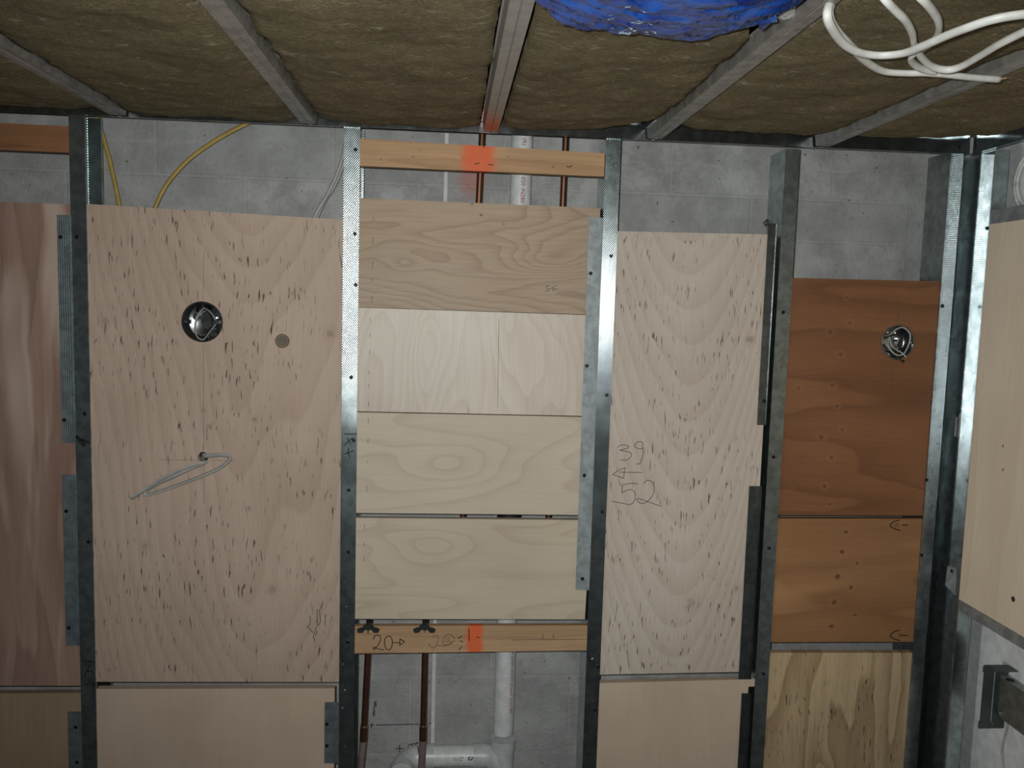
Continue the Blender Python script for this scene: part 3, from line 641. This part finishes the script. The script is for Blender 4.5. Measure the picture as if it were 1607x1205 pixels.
ink('printed_text', cx([[(750, 455), (750, 490)], [(772, 455), (772, 490)], [(790, 490), (808, 455)], [(815, 462), (830, 455), (838, 468), (815, 490)], [(815, 490), (842, 490)], [(848, 455), (848, 463)], [(856, 455), (856, 463)]], 600, 1120, 6.696), VY-VR-.0006, st, MT['ink'], .0010)
ink('printed_text', cx([[(930, 458), (910, 460), (905, 475), (915, 485), (930, 480)], [(938, 487), (950, 460), (965, 460), (970, 487)], [(985, 455), (978, 465), (990, 472), (978, 482), (992, 488), (996, 470), (985, 455)]], 600, 1120, 6.696), VY-VR-.0006, st, MT['ink'], .0022)
# marks on the block wall
for stk in ([[(228, 820), (215, 812), (228, 803), (215, 795), (228, 785), (216, 775), (228, 765), (220, 750), (240, 745), (225, 735), (240, 728), (222, 720), (245, 710)]],
            [[(240, 887), (555, 880)]], [[(193, 887), (222, 885)], [(205, 875), (200, 912)]], [[(630, 876), (655, 876)]],
            [[(412, 1035), (412, 1082)], [(385, 1060), (440, 1062)]], [[(475, 1040), (495, 1028), (505, 1035), (515, 1022), (530, 1028), (540, 1018), (552, 1022)]]):
    ink('marker_writing', cx(stk, 540, 950, 4.727), BY-.0012, wb, MT['ink'], .0020)

# ================================================================== cables on the block wall
def cable(P, r, mat, label, cat='cable', r2=None, group=None, ref=(0, 1, 0), name='cable'):
    g = G().tube(crom(P, 6), r, r2, n=8, ref=ref); return tag(g.mk(name, MT[mat], smooth=True), label, cat, group)
cable([at(x, y, Y) for x, y, Y in ((146, 150, .115), (149, 172, .112), (157, 200, .112), (172, 252, .112), (187, 322, .112), (192, 350, .112))], .0030, 'yellow', 'yellow cable hanging straight beside the dark left-hand stud', r2=.0052, group='yellow cables', name='yellow_cable')
cable([at(x, y, Y) for x, y, Y in ((420, 178, .115), (393, 191, .112), (345, 216, .112), (300, 247, .112), (270, 278, .112), (254, 302, .112), (243, 326, .112), (232, 350, .112))], .0030, 'yellow', 'yellow cable arching across the blocks above the tall panel', r2=.0050, group='yellow cables', name='yellow_cable')
cable([at(x, y, Y) for x, y, Y in ((542, 180, .11), (543, 200, .11), (541, 232, .11), (530, 270, .11), (514, 305, .11), (500, 328, .11), (490, 350, .11))], .0026, 'greyc', 'inner white cable bending down beside the shiny middle stud', r2=.0042, group='white cables beside the stud', name='white_cable')
cable([at(x, y, Y) for x, y, Y in ((545, 180, .125), (546, 225, .125), (537, 262, .125), (523, 295, .125), (507, 320, .125), (494, 350, .125))], .0026, 'greyc', 'outer white cable bending down beside the shiny middle stud', r2=.0042, group='white cables beside the stud', name='white_cable')

# ================================================================== ceiling: tracks, furring channels, insulation
g = G().sheet([(-.008, ZT), (-.0015, ZT), (-.0015, ZT+.040), (-.032, ZT+.040)], 'X', -2.2, 1.178, .0008)
tr = tag(g.mk('ceiling_track', MT['track']), 'steel ceiling track running along the top of the back wall', 'track', 'ceiling tracks')
screws(tr, [(1294, 229), (1505, 231), (483, 187)], -.0024)
g = G().sheet([(1.180, ZT), (1.187, ZT), (1.187, ZT+.040), (1.158, ZT+.040)], 'Y', -2.3, -.004, -.0008)
tag(g.mk('ceiling_track', MT['track']), 'steel ceiling track running along the right-hand framing', 'track', 'ceiling tracks')
paint_hat = None
def m_hat_paint():
    m = M('furring_overspray'); (x, y, z), o = m.obj()
    f = m.rng(m.addm(y, m.mul(m.noise(o, 40, 3), .06)), .96, 1.13, 0., .8); st = m.noise(o, 50, 3)
    m.set(m.mix(f, m.mix(m.rng(st, .3, .7), (.42, .405, .385, 1), (.50, .485, .46, 1)), (.75, .17, .06, 1)), .5, m.rng(f, 0., 1., .5, .1)); return m.m
MT['hatp'] = m_hat_paint()
ZH = ZT+.0022
hats = []
for X, mat, lab in ((-.708, 'hat', 'furring channel above the dark left-hand stud'), (-.311, 'hat', 'furring channel meeting the wall left of the shiny middle stud'),
                    (.081, 'hatp', 'furring channel with orange overspray at the wall end'), (.444, 'hat', 'furring channel between the blue plastic and the white cables'),
                    (.829, 'hat', 'furring channel passing above the white cable end'), (-1.1, 'hat', 'furring channel at the far left of the ceiling')):
    hw = .0155
    pr = [(X-hw-.006, ZH+.0222), (X-hw-.003, ZH+.0222), (X-hw, ZH), (X-.0014, ZH), (X, ZH+.0022), (X+.0014, ZH), (X+hw, ZH), (X+hw+.003, ZH+.0222), (X+hw+.006, ZH+.0222)]
    o = tag(G().sheet(pr, 'Y', -2.3, -.010, .0007).mk('furring_channel', MT[mat]), lab, 'metal channel', 'furring channels under the insulation'); hats.append(o)
def batt(x0, x1, yend, zb, label, sag=.004, cut=None, seed=0, tilt=0.):
    nx, ny = 26, 170; ya, yb_ = yend, -2.25; g = G(); rows = []
    for j in range(ny+1):
        t = j/ny; row = []
        for i in range(nx+1):
            s = i/nx; y = ya(s)+(yb_-ya(s))*(t**1.15)
            el = .006*noise.noise(Vector((y*14, seed, 1)))+.003*noise.noise(Vector((y*60, seed, 1))); er = .006*noise.noise(Vector((y*14, seed, 5)))+.003*noise.noise(Vector((y*60, seed, 5)))
            X0, X1 = x0+el, x1+er
            if cut: X1 -= cut(y)
            x = X0+(X1-X0)*s
            yy = y
            if j < 4: yy += (.012*noise.noise(Vector((x*16, seed, 9)))+.008*noise.noise(Vector((x*55, seed, 9))))*(1-j/4)
            n = Vector((x, yy, seed))
            edge = min(s, 1-s, .12)/.12; en = min(t*ny/5, 1)
            z = zb - sag*edge + .0055*noise.noise(n*9) + .0035*noise.noise(n*28) + .0022*noise.noise(n*75) + tilt*(s-.5) + (1-edge)**2*.003 + (1-en)**2*.004
            row.append(len(g.v)); g.v.append(Vector((x, yy, z)))
        rows.append(row)
    for j in range(ny):
        for i in range(nx): g.f.append((rows[j][i], rows[j][i+1], rows[j+1][i+1], rows[j+1][i]))
    loop = rows[0][:]+[r[-1] for r in rows[1:]]+rows[-1][-2::-1]+[r[0] for r in rows[-2:0:-1]]
    b = len(g.v)
    for i in loop: v = g.v[i].copy(); v.z = zb+.085; g.v.append(v)
    L = len(loop)
    for i in range(L): g.f.append((loop[i], loop[(i+1) % L], b+(i+1) % L, b+i))
    g.f.append(tuple(range(b, b+L)))
    return tag(g.mk('insulation_batt', MT['wool'], smooth=True), label, 'insulation', 'mineral wool batts in the ceiling')
def ramp(a, b): return lambda t: a+(b-a)*t
batt(-2.1, -1.127, ramp(-.02, -.02), ZH+.006, 'brown mineral wool batt beyond the far left furring channel', seed=1)
batt(-1.073, -.734, ramp(-.02, -.03), ZH+.006, 'brown mineral wool batt over the reddish plywood', seed=2)
batt(-.682, -.337, ramp(-.022, .000), ZH+.005, 'brown mineral wool batt over the yellow cables', sag=.006, seed=3)
batt(-.285, .055, ramp(-.012, -.006), ZH+.006, 'brown mineral wool batt left of the channel with orange overspray', sag=.005, seed=4)
batt(.107, .418, lambda t: -.012-.05*t-.12*max(0, t-.45)**1.5*1.6, ZH+.007, 'brown mineral wool batt with blue plastic hanging under it', seed=5, cut=lambda y: .03*math.exp(-((y+.10)/.07)**2)+.05*math.exp(-((y+.76)/.045)**2))
batt(.470, .803, ramp(-.105, -.075), ZH+.007, 'brown mineral wool batt behind the tangle of white cables', seed=6, cut=lambda y: .03*math.exp(-((y+.05)/.06)**2))
batt(.855, 1.146, ramp(-.085, -.16), ZH+.007, 'brown mineral wool batt in the corner at the right', seed=7)

# ================================================================== blue plastic, white film, white cables under the ceiling
def interp(T, x):
    for (a, b), (c, d) in zip(T, T[1:]):
        if x <= c: return b+(d-b)*max(0, (x-a))/(c-a)
    return T[-1][1]
FE = [(x_, y_-.045) for x_, y_ in [(.075, -.800), (.10, -.772), (.135, -.715), (.165, -.694), (.19, -.696), (.25, -.685), (.30, -.676), (.345, -.690), (.375, -.735), (.40, -.775), (.425, -.86)]]
g = G(); nx, ny = 90, 80
for j in range(ny+1):
    t = j/ny
    for i in range(nx+1):
        s = i/nx; x = .082+(.404-.082)*s
        yf = interp(FE, x)+.006*noise.noise(Vector((x*60, 3, 0))); y = yf+(-1.42-yf)*t
        d = yf-y; prof = .026*(1-math.exp(-d/.05)) + .016*(1-math.exp(-d/.25))
        sd = math.sin(math.pi*min(max((s*.94+.03), 0), 1))**.6
        q = Vector((x*1.0, y*2.6, 2.))
        wr_ = .010*abs(noise.noise(q*9)) + .007*abs(noise.noise(q*21+Vector((3, 1, 0)))) + .003*noise.noise(q*48)
        back = max(0, (t-.75)/.25)
        z = ZH-.004-prof*sd*(1-back**2)-(wr_*min(d/.02, 1)-.003)*(1-back)
        g.v.append(Vector((x, y, z)))
for j in range(ny):
    for i in range(nx): a = j*(nx+1)+i; g.f.append((a, a+1, a+nx+2, a+nx+1))
o = g.mk('blue_plastic_sheet', MT['blue'], smooth=True); tag(o, 'crumpled shiny blue plastic sheet bulging down from the ceiling', 'plastic sheet')
sm = o.modifiers.new('thickness', 'SOLIDIFY'); sm.thickness = .0012; sm.offset = 1
# torn tail of the sheet
g = G(); base = atz(1207, 22, 2.380); pts = [(1196, 24), (1214, 14), (1220, 34), (1210, 36), (1197, 48), (1190, 44), (1192, 34)]
g.prism([atz(x, y, 2.377+.004*math.sin(i*2.1)) for i, (x, y) in enumerate(pts)], (0, 0, .0015)); g.mk('torn_tail', MT['blue'], o)
# folded white film
wf = [[(1206, 8), (1226, 1), (1250, 4), (1249, 12), (1228, 11), (1207, 13)], [(1212, 14), (1230, 14), (1248, 15), (1246, 28), (1228, 34), (1219, 28)]]
g = G()
for k, lp in enumerate(wf):
    c0 = sum((atz(x, y, 2.392+.003*k) for x, y in lp), Vector())/len(lp)
    P = [atz(x, y, 2.392+.003*k+.003*math.sin(3*i+k)) for i, (x, y) in enumerate(lp)]
    n0 = len(lp); g.add(P+[c0+Vector((0, 0, -.007))]+[p+Vector((0, 0, .004)) for p in P], [(i, (i+1) % n0, n0) for i in range(n0)]+[(i, (i+1) % n0, n0+1+(i+1) % n0, n0+1+i) for i in range(n0)]+[tuple(range(n0+1, 2*n0+1))])
tag(g.mk('folded_film', MT['film']), 'folded scrap of white plastic film beside the blue sheet', 'plastic film')
def ceil_cable(P, label, r=.0056, r2=.0042):
    return cable([atz(1187+a/3.012, b/3.012, z-.008) for a, b, z in P], r, 'white', label, r2=r2, group='white cables hanging from the ceiling', ref=(1, 0, 0), name='white_cable')
ceil_cable([(345, 20, 2.402), (335, 70, 2.386), (350, 120, 2.378), (400, 195, 2.374), (460, 238, 2.372), (520, 256, 2.372), (600, 262, 2.372), (700, 250, 2.370), (800, 212, 2.368), (900, 168, 2.368), (1000, 130, 2.368), (1100, 97, 2.370), (1200, 76, 2.372), (1300, 64, 2.374), (1450, 50, 2.38)], 'white cable sweeping right from the channel to the picture edge')
c2 = ceil_cable([(352, 20, 2.404), (345, 75, 2.392), (380, 145, 2.387), (450, 222, 2.384), (520, 292, 2.383), (600, 336, 2.382), (700, 346, 2.382), (800, 346, 2.382), (900, 353, 2.382), (1000, 364, 2.382), (1150, 376, 2.382)], 'white cable with a cut end pointing right')
e0, e1 = atz(1187+1145/3.012, 375/3.012, 2.374), atz(1187+1185/3.012, 369/3.012, 2.374)
G().tube([e0, (e0+e1)/2, e1], [.0016, .0016, .001], n=6).mk('bare_end', plain('bare_copper', (.55, .36, .2, 1), .4, .6), c2)
ceil_cable([(560, -60, 2.40), (610, 0, 2.385), (660, 52, 2.380), (708, 100, 2.378), (738, 160, 2.378), (748, 215, 2.380), (782, 272, 2.378), (832, 315, 2.374), (900, 330, 2.372), (965, 315, 2.372), (1050, 268, 2.372), (1150, 208, 2.372), (1265, 150, 2.373), (1400, 85, 2.376)], 'white cable looping down and back up through the middle of the tangle', .0053, .0040)
ceil_cable([(700, -80, 2.40), (780, -8, 2.386), (832, 50, 2.384), (862, 105, 2.384), (858, 158, 2.384), (822, 206, 2.384), (768, 240, 2.383), (732, 268, 2.382), (742, 300, 2.382), (785, 326, 2.382), (850, 338, 2.383)], 'white cable in the tangle curling under the others', .0053, .0040)

# ================================================================== right-hand framing
XR = 1.190
kz0, kz1 = atx(1500, 687, XR).z, atx(1500, 647, XR).z; ky = atx(1503, 665, XR).y
hole = [(ky-.011, kz0), (ky+.008, kz0+.004), (ky+.009, kz1-.012), (ky+.004, kz1), (ky-.008, kz1), (ky-.011, kz1-.012)]
g = holed([(.030, 0), (-.080, 0), (-.080, ZT-.002), (.030, ZT-.002)], [hole], lambda p: (XR, p[0], p[1]), (.001, 0, 0))
ce = tag(g.mk('corner_stud', MT['web']), 'wide dark steel stud with a punched slot standing in the corner', 'stud')
for yy in (.029, -.081): G().box((XR+.001, yy, 0), (XR+.034, yy+.001, ZT-.002)).mk('flange', MT['plain'], ce)
t0, t1 = kz0+.003, kz1-.010
G().box((XR-.0012, ky+.001, t0), (XR+.0002, ky+.0085, t1)).mk('bent_tab', MT['clipl'], ce)
inst('screw', SCREW, atx(1549, 358, XR-.0004), ce, (0, 0, R(-90)))
zp1 = atx(1555, 352, XR).z; zp0 = atx(1502, 938, XR).z
g = G().box((XR-.0015, -1.3, zp0), (XR+.0162, -.0830, zp1))
rp = tag(g.mk('plywood_panel', MT['pr']), 'pale plywood panel on the right-hand framing', 'plywood', gp)
pk = atx(1590, 940, XR-.0015)
G().tube([pk+Vector((-.0002, 0, 0)), pk+Vector((.001, 0, 0))], .006, n=9).mk('dark_knot', MT['green'], rp)
for (x, y) in ((1574, 737), (1574, 700)):
    p = atx(x, y, XR-.0015); G().tube([p+Vector((-.0003, 0, 0)), p+Vector((.001, 0, 0))], .003, n=8).mk('pin_knot', plain('pin_knot', srgb(150, 118, 92), .6), rp)
g = G().sheet([(XR+.0005, zp1+.030), (XR-.0005, zp1+.030), (XR-.0005, zp1+.001), (XR+.03, zp1+.001)], 'Y', -1.3, -.0825, -.0010)
tag(g.mk('steel_runner', MT['runner']), 'horizontal steel runner along the top of the right-hand plywood', 'steel runner', 'runners on the right-hand framing')
g = G().sheet([(XR+.03, zp0-.001), (XR-.0005, zp0-.001), (XR-.0005, zp0-.026), (XR+.03, zp0-.026)], 'Y', -1.3, -.0825, .0010)
rn = tag(g.mk('steel_runner', MT['runner']), 'horizontal steel runner along the bottom of the right-hand plywood', 'steel runner', 'runners on the right-hand framing')
ta = [atx(1487, 888, XR-.002), atx(1501, 891, XR-.002), atx(1499, 934, XR-.002), atx(1483, 918, XR-.002)]
G().prism(ta, (.001, 0, 0)).mk('end_tab', MT['clipl'], rn); inst('screw', SCREW, atx(1494, 896, XR-.0025), rn, (0, 0, R(-90)))
# far stud of the side frame, beyond the picture
g = G().sheet([(XR, -1.30), (XR, -1.392), (XR+.033, -1.392)], 'Z', 0, ZT-.002, .0009)
tag(g.mk('side_stud', MT['plain']), 'steel stud of the right-hand framing nearest the viewer', 'stud')
# mounting bracket low on the right
BYk = -.172
a = at(1541, 1044, BYk); b = at(1541, 1143, BYk); zt, zb_ = a.z, b.z; x0 = at(1541, 1090, BYk).x; x1 = min(x0+.070, 1.2595)
br = empty('bar_bracket', (x0, BYk, zb_)); tag(br, 'grey-green steel mounting bracket with a square arm, low on the right', 'bracket')
g = G(); c_ = .006
lp = [(x0-.001, zb_), (x0-.001, zb_+.016), (x0+.0015, zb_+.017), (x0+.0015, zt-.017), (x0-.001, zt-.016), (x0-.001, zt-.003), (x0+.002, zt), (x1, zt), (x1, zb_), (x0+.002, zb_)]
g.prism([(x_, BYk, z_) for x_, z_ in lp], (0, .003, 0)); g.mk('end_plate', MT['brkt'], br)
xi = at(1558, 1090, BYk).x; g = G()
g.tube([(xi, BYk-.001, zt-.014), (xi, BYk-.001, zb_+.018), (xi+.006, BYk-.001, zb_+.010)], .0012, n=6).mk('pressed_rib', MT['clipl'], br)
xj = at(1567, 1090, BYk).x
ja = at(1569, 1060, BYk).z; jb = at(1572, 1122, BYk).z
g = G().box((xj, -1.29, jb), (xj+.0015, BYk-.001, ja)); g.mk('arm_face', galv('dull_speckled_steel', col=(.17, .17, .15), rough=.55, metal=.4), br)
G().box((xj, -1.29, ja), (x1, BYk-.001, ja+.0015)).mk('arm_top', MT['clipl'], br)
G().box((x1-.0015, -1.29, jb), (x1, BYk-.001, ja)).mk('arm_back', MT['brkt'], br)
ph = Vector(((xj+x1)/2-.004, BYk-.026, ja+.0017)); G().tube([ph, ph+Vector((0, 0, .0006))], .009, n=16).mk('arm_hole', MT['rubber'], br)
ps = Vector((xj-.0005, BYk-.010, jb+.010)); autosmooth(G().tube([ps+Vector((.001, 0, 0)), ps+Vector((-.003, 0, 0)), ps+Vector((-.0045, 0, 0))], [.007, .006, .002], n=12).mk('arm_bolt', MT['plain'], br))
G().box((x0+.01, BYk-.03, zt-.002), (x1, BYk, zt)).mk('top_fold', MT['brkt'], br)
# thin grey cable against the drywall below the bracket
cable([atx(x, y, 1.2585) for x, y in ((1584, 1110), (1580, 1142), (1574, 1165), (1572, 1185), (1576, 1207), (1590, 1240))], .0022, 'greyc', 'thin grey wire hanging on the drywall under the bracket', name='grey_wire', ref=(1, 0, 0))
# coil of cable behind the top of the right-hand framing
cc = atx(1632, 280, 1.255)
for k, (rad, lab) in enumerate(((.076, 'outer ring of white cable coil hanging behind the right-hand framing'), (.064, 'inner ring of white cable coil hanging behind the right-hand framing'))):
    P = [Vector((1.2565-.003*k, cc.y+rad*1.1*math.cos(a), cc.z+rad*math.sin(a))) for a in [2*math.pi*i/40 for i in range(41)]]
    tag(G().tube(P, .0034, n=8, ref=(1, 0, 0)).mk('cable_coil', MT['white'], smooth=True), lab, 'cable coil', 'cable coils on the drywall')
